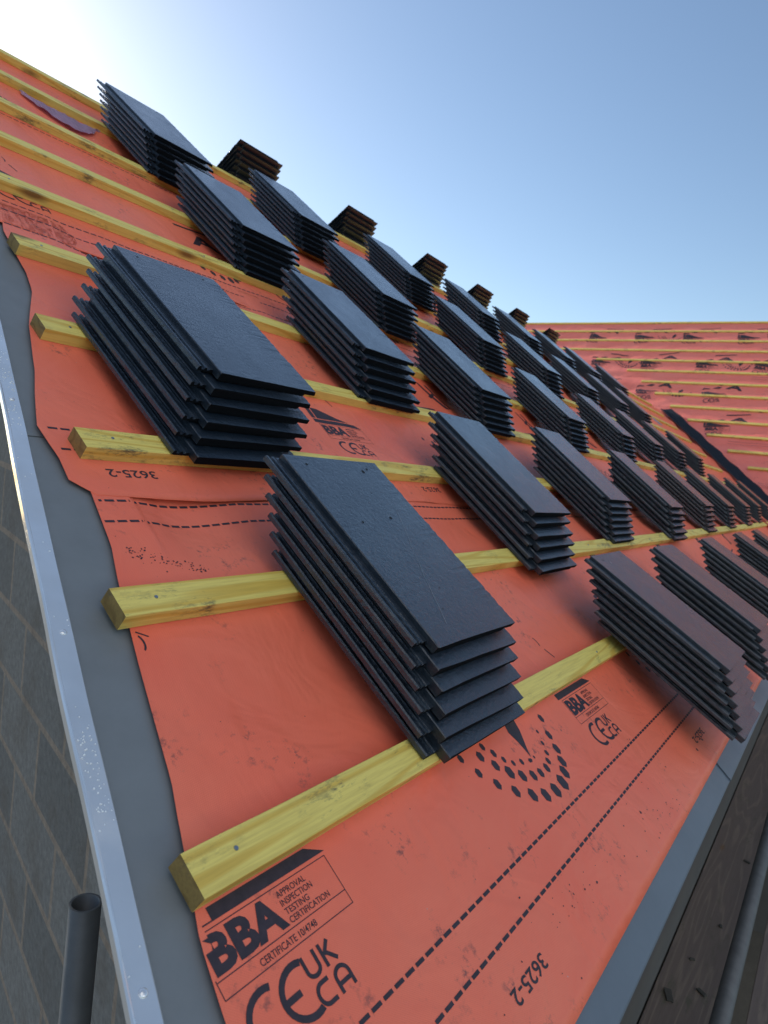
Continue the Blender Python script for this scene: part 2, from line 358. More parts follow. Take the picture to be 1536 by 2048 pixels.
def zs(k, x, y):
    ph = ((y - .303) / G) % 1.0
    s = math.sin(math.pi * ph) ** 2
    if y < .303: s *= .25
    far = min(1, max(0, (x - 2.2) / 3))
    n1 = noise.noise(Vector((x * 3.1, y * 2.2, k * 5.3))); n2 = noise.noise(Vector((x * 9 + y * 4, y * 6 - x * 3, 9.1)))
    a = .0065 + .013 * far + (.006 if y > 1.7 else 0)
    z = -.0255 - a * s * (.45 + .7 * abs(n1) + .35 * max(0, n2)) + .0015 * far * n2 * s
    f1 = noise.noise(Vector((x * 5.5 + y * 1.2, y * .7, 3.3 + k))); f2 = noise.noise(Vector((x * 13 - y * 3, y * 1.6, 7.7 + k)))
    z -= s * (.0065 * abs(f1) + .0022 * abs(f2)) * min(1, max(0, (x - .75) / .4))
    # creases in the near lap
    if k == 0:
        d = math.exp(-((x - .80) / .085) ** 2) * math.exp(-((y - .80) / .075) ** 2)
        z -= .012 * d * min(1, max(0, (x - .705) / .05))
        if y > .83: z -= .0016
    if k == 1:
        e = math.exp(-((y - .85) / .05) ** 2)
        z += e * (.0012 + .0018 * math.sin(x * 9)) * (1 if x < 3 else .6)
    lim = -.0272 - .03 * min(1, max(0, (x - VX(y) - .18) / .25))
    return max(z, lim - (.012 if k == 0 and x > .71 and x < 1.0 and .7 < y < .9 else 0)) + (.0008 if k else 0)
def sheet(k):
    y0, y1, E, _ = SH[k]; NX, NY = 420, 64
    bm = bmesh.new(); V = []
    for j in range(NY + 1):
        y = y0 + (y1 - y0) * j / NY
        if k == 1: pass
        xl = interp(E, y); xr = valX(y) - .03
        row = []
        for i in range(NX + 1):
            s = (i / NX) ** 1.9
            x = xl + (xr - xl) * s
            yy = y
            if k and j < 8: yy = y + (.004 * math.sin(x * 5) + .003 * math.sin(x * 13)) * (1 - j / 8)
            row.append(bm.verts.new((x, yy, zs(k, x, yy))))
        V.append(row)
    for j in range(NY):
        for i in range(NX): bm.faces.new((V[j][i], V[j][i + 1], V[j + 1][i + 1], V[j + 1][i]))
    # real 0.5 mm thickness at the free edges
    r = bmesh.ops.extrude_edge_only(bm, edges=[e for e in bm.edges if e.is_boundary])
    for g in r['geom']:
        if isinstance(g, bmesh.types.BMVert): g.co.z -= .0007
    return bm
names = ['orange roof membrane sheet lowest on the near slope, certificate mark at bottom left', 'second orange roof membrane sheet from the eaves, with its wavy lower edge lapped over',
         'third orange roof membrane sheet up the near slope, above the fourth batten', 'topmost orange roof membrane sheet on the near slope, just under the ridge']
sheets = []
for k in range(4):
    o = mk('roof_membrane', sheet(k), M_MEM, None, MR, True)
    tag(o, names[k], 'membrane', 'overlapping roof membrane sheets'); sheets.append(o)

# ------------------------------------------------------------------ printing
def conform(bm, zf, step=.02):
    xs = [v.co.x for v in bm.verts]; yy = [v.co.y for v in bm.verts]
    if not xs: return bm
    def cuts(a, b): 
        n = int((b - a) / step); return [a + (b - a) * i / (n + 1) for i in range(1, n + 1)] if n else []
    for x in cuts(min(xs), max(xs)): bmesh.ops.bisect_plane(bm, geom=bm.verts[:] + bm.edges[:] + bm.faces[:], plane_co=(x, 0, 0), plane_no=(1, 0, 0))
    for y in cuts(min(yy), max(yy)): bmesh.ops.bisect_plane(bm, geom=bm.verts[:] + bm.edges[:] + bm.faces[:], plane_co=(0, y, 0), plane_no=(0, 1, 0))
    for v in bm.verts: v.co.z = zf(v.co.x, v.co.y)
    return bm
_tc = {}
def text_mesh(s, off):
    if (s, off) in _tc: return _tc[(s, off)]
    c = bpy.data.curves.new('t', 'FONT'); c.body = s; c.offset = off; c.resolution_u = 3
    o = bpy.data.objects.new('t', c); sc.collection.objects.link(o); bpy.context.view_layer.update()
    dg = bpy.context.evaluated_depsgraph_get(); me = o.evaluated_get(dg).to_mesh()
    vs = [tuple(v.co) for v in me.vertices]; fs = [tuple(p.vertices) for p in me.polygons]
    o.evaluated_get(dg).to_mesh_clear(); bpy.data.objects.remove(o); bpy.data.curves.remove(c)
    _tc[(s, off)] = (vs, fs); return vs, fs
def add_text(bm, s, x0, x1, y0, y1, off=0.0, flip=False):
    vs, fs = text_mesh(s, off)
    ax = min(v[0] for v in vs); bx = max(v[0] for v in vs); ay = min(v[1] for v in vs); by = max(v[1] for v in vs)
    out = []
    for v in vs:
        u = (v[0] - ax) / (bx - ax); w_ = (v[1] - ay) / (by - ay)
        if flip: u, w_ = 1 - u, 1 - w_
        out.append(bm.verts.new((x0 + (x1 - x0) * u, y0 + (y1 - y0) * w_, 0)))
    for f in fs:
        try: bm.faces.new([out[i] for i in f])
        except Exception: pass
def poly(bm, pts): bm.faces.new([bm.verts.new((x, y, 0)) for x, y in pts])
def line(bm, a, b, wd):
    a, b = Vector(a), Vector(b); d = (b - a).normalized(); n = Vector((-d.y, d.x)) * wd / 2
    poly(bm, [tuple(a - n), tuple(b - n), tuple(b + n), tuple(a + n)])
def arc(bm, cx, cy, rx_, ry_, a0, a1, wd, n=18):
    P = []
    for i in range(n + 1):
        t = R_(a0 + (a1 - a0) * i / n); P.append((math.cos(t), math.sin(t)))
    k = wd / 2
    for (c0, s0), (c1, s1) in zip(P, P[1:]):
        poly(bm, [(cx + (rx_ - k) * c0, cy + (ry_ - k) * s0), (cx + (rx_ + k) * c0, cy + (ry_ + k) * s0), (cx + (rx_ + k) * c1, cy + (ry_ + k) * s1), (cx + (rx_ - k) * c1, cy + (ry_ - k) * s1)])
def cert(ox, oy):
    bm = bmesh.new()
    X = lambda x: x - .463 + ox; Y = lambda y: y + oy
    x0, x1, y0, y1, ym = X(.463), X(.651), Y(.200), Y(.2575), Y(.2155)
    lw = .0009
    for a, b in (((x0, y0), (x1, y0)), ((x0, y1), (x1, y1)), ((x0, ym), (x1, ym)), ((x0, y0), (x0, y1)), ((x1, y0), (x1, y1))): line(bm, a, b, lw)
    poly(bm, [(X(.452), Y(.262)), (X(.655), Y(.262)), (X(.629), Y(.2755)), (X(.452), Y(.2755))])
    poly(bm, [(X(.452), Y(.279)), (X(.468), Y(.279)), (X(.468), Y(.320)), (X(.452), Y(.320))])
    poly(bm, [(X(.473), Y(.279)), (X(.606), Y(.279)), (X(.560), Y(.292)), (X(.500), Y(.318)), (X(.473), Y(.320))])
    add_text(bm, 'BBA', X(.4665), X(.5635), Y(.219), Y(.2545), .045)
    for i, s in enumerate(('APPROVAL', 'INSPECTION', 'TESTING', 'CERTIFICATION')):
        wd = (.044, .048, .036, .0625)[i]; yb = .2462 - i * .0090
        add_text(bm, s, X(.566), X(.566 + wd), Y(yb), Y(yb + .0066), .004)
    add_text(bm, 'CERTIFICATE 10/4748', X(.512), X(.5935), Y(.2035), Y(.2105), .004)
    # CE mark
    arc(bm, X(.4985), Y(.1655), .0265, .0235, 68, 292, .0065)
    arc(bm, X(.5405), Y(.1655), .0265, .0235, 68, 292, .0065)
    line(bm, (X(.514), Y(.1655)), (X(.536), Y(.1655)), .0062)
    # UK / CA
    w2 = .0042
    arc(bm, X(.5615), Y(.1745), .0085, .0065, 180, 360, w2, 12)
    line(bm, (X(.553), Y(.1745)), (X(.553), Y(.1895)), w2); line(bm, (X(.570), Y(.1745)), (X(.570), Y(.1895)), w2)
    line(bm, (X(.579), Y(.167)), (X(.579), Y(.1895)), w2); line(bm, (X(.581), Y(.178)), (X(.5925), Y(.1885)), w2); line(bm, (X(.583), Y(.180)), (X(.5945), Y(.1682)), w2)
    line(bm, (X(.5705), Y(.1605)), (X(.560), Y(.1605)), w2); line(bm, (X(.5705), Y(.1415)), (X(.560), Y(.1415)), w2)
    arc(bm, X(.560), Y(.151), .0088, .0095, 90, 270, w2, 12)
    line(bm, (X(.579), Y(.1395)), (X(.579), Y(.153)), w2); line(bm, (X(.598), Y(.1395)), (X(.598), Y(.153)), w2); line(bm, (X(.579), Y(.148)), (X(.598), Y(.148)), w2)
    arc(bm, X(.5885), Y(.153), .0095, .0085, 0, 180, w2, 12)
    return bm
HEX = [(1.306, .252, 9), (1.259, .236, 4), (1.287, .220, 10), (1.246, .215, 5), (1.276, .193, 11), (1.235, .198, 6), (1.261, .171, 12), (1.22, .186, 7), (1.2, .179, 9), (1.242, .155, 13),
       (1.172, .179, 9), (1.212, .145, 15), (1.146, .183, 10), (1.116, .193, 11), (1.175, .143, 13.5), (1.138, .148, 12.5), (1.104, .161, 12), (1.069, .181, 10.5), (1.090, .209, 12), (1.038, .206, 9.5),
       (1.068, .230, 10), (1.014, .235, 8.5), (1.1, .23, 6), (1.118, .217, 5.5), (1.143, .211, 6), (1.086, .247, 7.5), (1.047, .254, 9.5), (.997, .267, 7.5), (1.07, .265, 7), (1.188, .205, 3), (1.167, .204, 3)]
def hexes(ox, oy):
    bm = bmesh.new()
    for x, y, d in HEX:
        r = d / 1080; X = x - .463 + ox
        poly(bm, [(X + 1.0 * r * math.cos(R_(60 * k + 30)) * .95, y + oy + 1.15 * r * math.sin(R_(60 * k + 30))) for k in range(6)])
    D = [(1.205, .300), (1.215, .275), (1.208, .255), (1.197, .238), (1.186, .222), (1.179, .208), (1.178, .222), (1.176, .240), (1.170, .262), (1.180, .285)]
    poly(bm, [(x - .463 + ox, y + oy) for x, y in D])
    return bm
def big(ox, oy):
    bm = bmesh.new(); X = ox; Y = oy
    poly(bm, [(X - .02, Y + .66), (X - .005, Y + .66), (X + .075, Y + .515), (X + .045, Y + .515)])
    poly(bm, [(X + .035, Y + .655), (X + .05, Y + .655), (X + .095, Y + .52), (X + .083, Y + .52)])
    poly(bm, [(X - .005, Y + .585), (X + .05, Y + .61), (X + .05, Y + .595), (X + .0, Y + .57)])
    add_text(bm, 'A', X + .735, X + .865, Y + .365, Y + .435, .03)
    poly(bm, [(X + .70, Y + .45), (X + .88, Y + .475), (X + .88, Y + .485), (X + .70, Y + .462)])
    line(bm, (X + .13, Y + .345), (X + .118, Y + .372), .0035); arc(bm, X + .107, Y + .395, .009, .014, -60, 60, .003, 8)
    return bm
def dashes(y, x0, x1, pitch=.0209, ln=.0158, hw=.0022):
    bm = bmesh.new(); x = x0
    while x < x1:
        poly(bm, [(x, y - hw), (x + ln, y - hw), (x + ln, y + hw), (x, y + hw)]); x += pitch
    return bm
def number(x0, x1, y0, y1):
    bm = bmesh.new(); add_text(bm, '3625-2', x0, x1, y0, y1, .012, True); return bm
def clip_left(bm, E, margin=.0006):
    # drop what falls beyond the sheet's cut edge
    for a, b in zip(E, E[1:]):
        pass
    dead = [f for f in bm.faces if any(v.co.x < interp(E, v.co.y) + margin for v in f.verts)]
    bmesh.ops.delete(bm, geom=dead, context='FACES'); return bm
def stamp(name, k, bm, step=.02):
    zf = lambda x, y: zs(k, x, y) + .0005
    conform(bm, lambda x, y: 0, step); clip_left(bm, SH[k][2]); 
    y0, y1 = SH[k][0], SH[k][1]
    dead = [f for f in bm.faces if any(v.co.y < y0 + .012 and k or v.co.y > y1 - .002 for v in f.verts)]
    bmesh.ops.delete(bm, geom=dead, context='FACES')
    for v in bm.verts: v.co.z = zf(v.co.x, v.co.y)
    if not bm.faces: bm.free(); return
    me = bpy.data.meshes.new(name); bm.normal_update()
    for f in bm.faces:
        if f.normal.z < 0: f.normal_flip()
    bm.to_mesh(me); bm.free(); me.materials.append(M_INK)
    o = bpy.data.objects.new(name, me); sc.collection.objects.link(o); o.parent = sheets[k]; return o
for k in range(4):
    oy = (0, .89, 1.745, 2.45)[k]
    sx = (0, 0, .423 - .97, .60 - .97)[k]
    for i in range(6 if k < 3 else 5):
        ox = .463 + .970 * i + sx
        st = .012 if (k == 0 and i == 0) else .03
        if ox > interp(SH[k][2], .2 + oy) - .1:
            stamp('certificate_mark', k, cert(ox, oy), st)
            stamp('hexagon_pattern', k, hexes(ox, oy), st)
        if k < 3 and not (k == 0 and i == 0): stamp('large_letters', k, big(ox, oy), .04)
    for yy in (.1108, .0605, .8405, .797):
        stamp('dashed_line', k, dashes(yy + oy, .45, 7.5), .05)
bm = bmesh.new(); line(bm, (.583, .600), (.598, .590), .002); arc(bm, .580, .583, .007, .012, -70, 60, .0028, 10); stamp('printed_letters', 0, bm, .03)
for k, x0, x1, yy in ((0, .779, .872, .0030), (0, 1.880, 1.985, .003), (0, 2.9, 3.0, .003), (1, .693, .785, .8925), (1, 1.655, 1.750, .896), (1, 2.64, 2.74, .896), (2, 1.45, 1.55, 1.79), (2, 2.4, 2.5, 1.79)):
    stamp('printed_number', k, number(x0, x1, yy, yy + .018), .03)
# small nail tears and scuffs as real dark nicks
def nick(bm, x, y, k, r):
    n = random.randint(5, 8); a0 = random.random() * 6
    pts = [(x + r * random.uniform(.5, 1.2) * math.cos(a0 + 2 * math.pi * i / n), y + r * random.uniform(.4, 1.0) * math.sin(a0 + 2 * math.pi * i / n)) for i in range(n)]
    bm.faces.new([bm.verts.new((px, py, zs(k, px, py) + .0006)) for px, py in pts])
bm = bmesh.new()
for x, y, r in ((.907, .078, .0022), (1.372, .018, .004), (1.849, -.004, .006), (1.93, .0, .005), (1.62, .03, .003), (1.17, .205, .006), (1.05, .02, .0022), (1.09, .012, .003)): nick(bm, x, y, 0, r)
for i in range(46): nick(bm, random.uniform(.75, 2.0), random.uniform(-.04, .16), 0, random.uniform(.0006, .0019))
# smudge streak below the second batten, left
for i in range(90):
    s = random.random(); x = .640 + .115 * s + random.gauss(0, .006); y = .742 - .052 * s + random.gauss(0, .004 + .006 * (1 - s))
    nick(bm, x, y, 0, random.uniform(.0006, .0022))
for i in range(60):
    cx, cy = random.choice(((1.02, .03), (1.2, .02), (.95, .045), (1.35, -.01), (1.5, -.02)))
    nick(bm, cx + random.gauss(0, .03), cy + random.gauss(0, .012), 0, random.uniform(.0005, .0020))
for f in bm.faces:
    pass
me = bpy.data.meshes.new('dirt_marks'); bm.normal_update()
for f in bm.faces:
    if f.normal.z < 0: f.normal_flip()
bm.to_mesh(me); bm.free(); me.materials.append(M_INK); o = bpy.data.objects.new('dirt_marks', me); sc.collection.objects.link(o); o.parent = sheets[0]; o['kind'] = 'stuff'

# ------------------------------------------------------------------ battens on the near slope
ORD = ['first', 'second', 'third', 'fourth', 'fifth', 'sixth', 'seventh', 'eighth', 'ninth', 'tenth', 'eleventh', 'twelfth', 'thirteenth', 'fourteenth', 'fifteenth', 'sixteenth']
def batten_bm(x0, x1, y1, wd=.047, th=.0249, seed=0, near=True, skew=0):
    bm = bmesh.new(); n = int((x1 - x0) / .05); pr = [(-wd, -th), (-wd, 0), (0, 0), (0, -th)]
    b_ = .0006
    pr = [(-wd, -th + b_), (-wd, -b_), (-wd + b_, 0), (-b_, 0), (0, -b_), (0, -th + b_), (-b_, -th), (-wd + b_, -th)]
    rs = []
    for i in range(n + 1):
        x = x0 + (x1 - x0) * i / n
        dy = .0016 * math.sin(x * 1.7 + seed) + .0008 * noise.noise(Vector((x * 9, seed, 0)))
        dz = .0006 * noise.noise(Vector((x * 5, seed, 4)))
        rs.append([bm.verts.new((x + (skew * y if i == 0 else 0), y1 + y + dy, z + (dz if z > -.01 else 0))) for y, z in pr])
    for A, B in zip(rs, rs[1:]):
        for j in range(8): bm.faces.new((A[j], A[(j + 1) % 8], B[(j + 1) % 8], B[j]))
    bm.faces.new(rs[0]); bm.faces.new(rs[-1][::-1])
    return bm
EN = {1: .473, 2: .560, 3: .660, 4: .733, 5: .813, 6: .868, 7: .96, 8: 1.05, 9: 1.13, 10: 1.2}
BTXT = {1: 'lowest near-slope batten with a bright nail, its sawn end just above the certificate mark',
        2: 'second near-slope batten from the eaves, knotty, its end beside the dirt streak',
        10: 'topmost near-slope batten along the ridge against the sky'}
for i in range(1, 11):
    y1 = i * G if i < 10 else RY - .005
    if i == 9: y1 = 2.945
    o = mk('roof_batten', batten_bm(EN[i], valX(y1) - (.35 if i < 5 else .9), y1, seed=i * 3.1), M_WOOD, None, MR @ Matrix.Translation((0, 0, 0)))
    tag(o, BTXT.get(i, f'{ORD[i-1]} treated yellow timber batten up from the eaves on the near slope'), 'batten', 'battens nailed across the near slope')
    o.data.materials.append(M_WEND)
    for f in o.data.polygons:
        if abs(f.normal.x) > .7: f.material_index = 1
    for j in range(6):
        x = EN[i] + .058 + j * .6 + (random.uniform(-.02, .02) if j else 0)
        bm = bmesh.new(); bmesh.ops.create_cone(bm, segments=10, radius1=.0028, radius2=.0024, depth=.0012, cap_ends=True)
        for v in bm.verts: v.co += Vector((x, y1 - .021, .0006))
        mk('nail', bm, M_NAIL, o)

# ------------------------------------------------------------------ roof tiles
TW, TL, TT = .277, .42, .0176
def tile_mesh(seed):
    rnd = random.Random(seed); bm = bmesh.new(); NY = 60
    def loft(prof, y0, y1, jit):
        rs = []
        for i in range(NY + 1):
            y = y0 + (y1 - y0) * i / NY
            ring = []
            for j, (x, z) in enumerate(prof):
                a = jit[j]
                ring.append(bm.verts.new((x + rnd.gauss(0, a), y + (rnd.gauss(0, a) if 0 < i < NY else 0), z + rnd.gauss(0, a * .4))))
            rs.append(ring)
        n = len(prof)
        for A, B in zip(rs, rs[1:]):
            for j in range(n): bm.faces.new((A[j], A[(j + 1) % n], B[(j + 1) % n], B[j]))
        bm.faces.new(rs[0][::-1]); bm.faces.new(rs[-1])
    # body: flat top, right-hand overlap flange undercut
    body = [(0.0, .002), (0.0, TT - .0015), (.0015, TT), (.07, TT), (.14, TT), (.21, TT), (TW - .003, TT), (TW, TT - .0025), (TW + .0005, .0075), (TW - .003, .0065),
            (TW - .030, .0065), (TW - .033, .0005), (.14, .0), (.003, 0)]
    loft(body, 0.0, TL, [.0001, .0001, .0003, 0, 0, 0, .0009, .0012, .0012, .0009, .0003, .0001, 0, 0])
    # left-hand interlock: ledge with two ribs
    led = [(.0008, .0015), (.0008, .0082), (-.008, .0080), (-.0095, .0056), (-.014, .0056), (-.0158, .0102), (-.0195, .0102), (-.0212, .0056), (-.027, .0056), (-.029, .0112), (-.0335, .0118), (-.0355, .0095), (-.036, .003), (-.033, .0015)]
    loft(led, .020, TL, [0] + [.00015] * 13)
    for v in bm.verts:
        if v.co.y < .0012 and v.co.x > -.0005: v.co.y += (1 - v.co.z / TT) * .0010 + rnd.gauss(0, .0005)
    bmesh.ops.recalc_face_normals(bm, faces=bm.faces)
    me = bpy.data.meshes.new('roof_tile'); bm.to_mesh(me); bm.free()
    return me
M_EDGE = simple('shaded_rough_edge', (.006, .008, .011), .95, 0, 300, .6, .8, .0015, .10)  # rough uncoated edges; the near-black colour also carries their shade
TM = [tile_mesh(s) for s in range(5)]; TMB = []
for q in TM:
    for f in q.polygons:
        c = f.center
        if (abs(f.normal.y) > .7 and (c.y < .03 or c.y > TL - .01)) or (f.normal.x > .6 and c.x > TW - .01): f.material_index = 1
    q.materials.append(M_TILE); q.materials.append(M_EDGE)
    r = q.copy(); r.materials[0] = M_TILE_B; TMB.append(r)
hb = bmesh.new()
for hx in (.045, .225):
    r = bmesh.ops.create_circle(hb, cap_ends=True, segments=10, radius=.0028)
    for v in r['verts']: v.co += Vector((hx, TL - .022, TT + .0004))
HOLE = bpy.data.meshes.new('nail_hole'); hb.to_mesh(HOLE); hb.free(); HOLE.materials.append(M_HOLE)

POS = ['top', 'second tile', 'third tile', 'fourth tile', 'fifth tile', 'sixth tile', 'seventh tile']
def stack(M, n, desc, H=.1144, lean=.1225, brown=False, dark=True, seed=0, group='concrete roof tiles stacked in piles', jx=.0024, side=0.0):
    rnd = random.Random(seed * 17 + 3)
    col = 'brownish' if brown else 'dark grey'
    tops = None
    pitch = (H - TT * (.87 if n == 7 else 1)) / (n - 1)
    for k in range(n):                        # k = 0 is the bottom tile
        f = 1 - k / (n - 1)
        T = Matrix.Translation((rnd.gauss(0, jx) - side * f, -lean * f * 1.0 + rnd.gauss(0, .0012) * (1 if 0 < k < n - 1 else 0), k * pitch))
        T = T @ Matrix.Rotation(R_(rnd.gauss(0, .45)), 4, 'Z') @ Matrix.Diagonal((1, 1, .87 if n == 7 else 1, 1))
        me = rnd.choice(TMB if brown else TM)
        o = bpy.data.objects.new('roof_tile', me); sc.collection.objects.link(o); o.matrix_world = M @ T
        pos = n - 1 - k
        lab = f'{col} tile on top of {desc}' if pos == 0 else (f'{col} bottom tile of {desc}' if k == 0 else f'{col} tile, {ORD[pos]} from top, {desc}')
        tag(o, lab, 'roof tile', group)
        if pos == 0: tops = o
    for c in [bpy.data.objects.new('nail_hole', HOLE)]:
        sc.collection.objects.link(c); c.parent = tops
    return tops
def near(x, y, n, desc, tilt=0, H=.1144, z=0.0, yaw=0, **k):
    # x, y : front left corner of the top tile's face, on the roof slope
    M = MR @ Matrix.Translation((x, y, z)) @ Matrix.Rotation(R_(yaw), 4, 'Z') @ Matrix.Rotation(tilt, 4, 'X')
    return stack(M, n, desc, H=H, **k)
s1 = near(.909, .391, 6, 'the nearest big stack, lower centre', seed=1)
near(.921, 1.028, 6, 'the big stack at left, on its own', H=.1185, seed=2, lean=.120, side=.072, yaw=1.2)
A = [(1.795, .671, 6), (2.67, .742, 7), (3.634, .711, 6), (4.709, .734, 6), (5.697, .742, 6), (6.762, .750, 6), (7.78, .765, 6), (8.75, .77, 6)]
B = [(1.729, 1.373, 6), (2.494, 1.355, 7), (3.513, 1.362, 7), (4.589, 1.386, 6), (5.549, 1.415, 6), (6.442, 1.42, 6), (7.416, 1.43, 6)]
Cc = [(1.699, 2.034, 7), (2.495, 2.001, 7), (3.498, 2.019, 7), (4.472, 2.03, 6), (5.405, 2.06, 6), (6.376, 2.08, 6), (7.303, 2.10, 6)]
D = [(1.703, 2.66, 7), (2.489, 2.629, 7), (3.448, 2.633, 7), (4.444, 2.66, 6), (5.325, 2.69, 6), (6.216, 2.70, 6), (7.091, 2.72, 6), (8.15, 2.73, 6)]
for nm, row, br in (('first row above the eaves row', A, (3,)), ('second row above the eaves row', B, ()), ('third row above the eaves row', Cc, ()), ('highest near-slope row', D, ())):
    for i, (x, y, n) in enumerate(row):
        near(x, y, n, f'{ORD[i]} stack from left, {nm}', seed=10 + i + 20 * len(nm), brown=(i in br), yaw=random.gauss(0, .25))
for i, (x, n) in enumerate(((1.860, 7), (2.575, 6), (3.50, 6), (4.60, 6), (5.50, 6))):
    near(x, .070, n, f'{ORD[i]} stack from left, eaves row', tilt=-.105, H=.1144 + (.006 if n == 7 else 0), z=.046, seed=200 + i)
# far side of the ridge: only the head ends rise above it
MF = Matrix(((-1, 0, 0, 0), (0, -math.cos(2 * P36) * 1.0, math.sin(2 * P36), RY - .01), (0, math.sin(2 * P36), math.cos(2 * P36), 0), (0, 0, 0, 1)))
for i, x in enumerate((2.58, 3.50, 4.46, 5.28, 6.10, 6.95)):
    M = MR @ MF @ Matrix.Translation((-x - TW, -TL + .122, .027))
    stack(M, 6, f'{ORD[i]} stack from left poking above the ridge', seed=300 + i, group='tile stacks poking above the ridge')
# hairline scratch and pits on the nearest top tile
bm = bmesh.new()
S = [(1.115, .677), (1.100, .650), (1.086, .625), (1.079, .611), (1.064, .590), (1.052, .57), (1.040, .546), (1.024, .52), (1.017, .503), (1.009, .489), (.999, .472), (.991, .454), (.984, .440), (.975, .424)]
S = [(x - .909, y - .391) for x, y in S]
pts = [(x + random.gauss(0, .0006), y) for x, y in S]
for (x0, y0), (x1, y1) in zip(pts, pts[1:]):
    wd = random.uniform(.0002, .0006)
    bm.faces.new([bm.verts.new(c) for c in ((x0 - wd, y0, TT + .0004), (x0 + wd, y0, TT + .0004), (x1 + wd, y1, TT + .0004), (x1 - wd, y1, TT + .0004))])
mk('scratch', bm, M_SCR, s1)
bm = bmesh.new()
for x, y, r in ((.164, .265, .0032), (.069, .256, .0024), (.205, .39, .0036), (.13, .10, .0015), (.09, .06, .0012), (.2, .2, .001), (.17, .33, .0012), (.05, .34, .001)):
    q = bmesh.ops.create_circle(bm, cap_ends=True, segments=9, radius=r)
    for v in q['verts']: v.co += Vector((x + random.gauss(0, r * .15), y + random.gauss(0, r * .15), TT + .0005))
mk('surface_pits', bm, M_HOLE, s1)

# ------------------------------------------------------------------ the wing slope beyond the valley
# frame: x = toward the viewer's right (-Y), y = down the slope, z = out of it
MW = Matrix(((0, -CW, -SW, XR), (-1, 0, 0, 0), (0, -SW, CW, ZR + GZ), (0, 0, 0, 1)))
def vy(s):                                    # world Y of the wing sheet's left edge at slope distance s
    Z = ZR - s * SW
    return Z / math.tan(P36) if Z < 1.8 else 7.5
def zw(x, s):
    Zq = ZR - s * SW; d = x + Zq / math.tan(P36)                            # distance from the valley
    n1 = noise.noise(Vector((x * 1.3 + s * 1.2, s * 2.3, 3))); n2 = noise.noise(Vector((x * 3.3 - s * 3, s * 4 + x, 8))); n3 = noise.noise(Vector((x * 9 + s * 9, s * 5, 1)))
    ph = (s / GW) % 1.0; g = math.sin(math.pi * ph) ** 2
    k = math.exp(-abs(d) / .8)
    return -.030 - .030 * g * (.4 + abs(n1)) - .010 * abs(n2) * g + k * (.025 * n2 + .012 * n3) * (.4 + .6 * g)
wsh = []
WS = [(0, 1.05), (1.0, 2.0), (1.93, 2.93), (2.86, 3.86), (3.79, 4.79), (4.72, 6.2)]
for k, (s0, s1_) in enumerate(WS):
    bm = bmesh.new(); NX, NY = 150, 28; V = []
    for j in range(NY + 1):
        s = s0 + (s1_ - s0) * j / NY; row = []
        xl = -vy(s) + .10 + .05 * noise.noise(Vector((s * 3, 1, 1))); xr = 2.6
        if ZR - s * SW < 1.8: xl = -vy(s) - .30
        for i in range(NX + 1):
            x = xl + (xr - xl) * (i / NX)
            row.append(bm.verts.new((x, s, zw(x, s) + .0022 * (5 - k))))
        V.append(row)
    for j in range(NY):
        for i in range(NX): bm.faces.new((V[j][i], V[j][i + 1], V[j + 1][i + 1], V[j + 1][i]))
    o = mk('roof_membrane', bm, M_MEMW, None, MW, True)
    q = 'topmost' if k == 0 else (f'{ORD[k]} from the ridge')
    tag(o, f'wrinkled orange membrane sheet, {q}, on the far wing slope', 'membrane', 'membrane sheets on the far slope'); wsh.append(o)
# battens
WE = {1: 7.3, 2: 7.3, 3: 7.3, 4: 4.30, 5: 3.60, 6: 3.24, 7: 2.91, 8: 2.56, 9: 2.20, 10: 1.83, 11: 1.46, 12: 1.12, 13: .79, 14: .45, 15: .1, 16: -.2}
for i in range(0, 17):
    s = i * GW + (.02 if i == 0 else 0)
    xl = -WE.get(i, 7.3); xr = 2.6
    bm = batten_bm(0, xr - xl, 0, wd=.05, th=.0249, seed=i)
    for v in bm.verts: v.co.x += xl; v.co.y = s - v.co.y - .05; 
    bmesh.ops.recalc_face_normals(bm, faces=bm.faces)
    o = mk('roof_batten', bm, M_WOOD, None, MW)
    lab = 'ridge batten along the top of the far wing slope' if i == 0 else f'{ORD[i-1]} timber batten below the ridge of the far wing slope'
    tag(o, lab, 'batten', 'battens on the far slope')
# prints on the wing: copies of the same marks, reading along the slope
def wing_print(bm0, name, cx, s, rot, scl, k):
    bm = bm0
    xs = [v.co.x for v in bm.verts]; ys_ = [v.co.y for v in bm.verts]; mx, my = (min(xs) + max(xs)) / 2, (min(ys_) + max(ys_)) / 2
    c, sn = math.cos(rot), math.sin(rot)
    for v in bm.verts:
        a, b_ = (v.co.x - mx) * scl, (v.co.y - my) * scl
        v.co = Vector((cx + a * c + b_ * sn, s - (-a * sn + b_ * c), 0))
    conform(bm, lambda x, y: 0, .08)
    for v in bm.verts: v.co.z = zw(v.co.x, v.co.y) + .0022 * (5 - k) + .007
    me = bpy.data.meshes.new(name); bm.normal_update()
    bm.to_mesh(me); bm.free(); me.materials.append(M_INK)
    o = bpy.data.objects.new(name, me); sc.collection.objects.link(o); o.parent = wsh[k]
def big2():
    bm = bmesh.new(); add_text(bm, 'A', 0, .13, 0, .06, .03); poly(bm, [(-.04, .07), (.13, .10), (.13, .108), (-.04, .08)])
    poly(bm, [(-.10, -.02), (-.05, -.01), (-.03, .01), (-.06, .012)]); poly(bm, [(-.17, -.06), (-.155, -.04), (-.12, -.035), (-.11, -.025), (-.165, -.028)])
    return bm
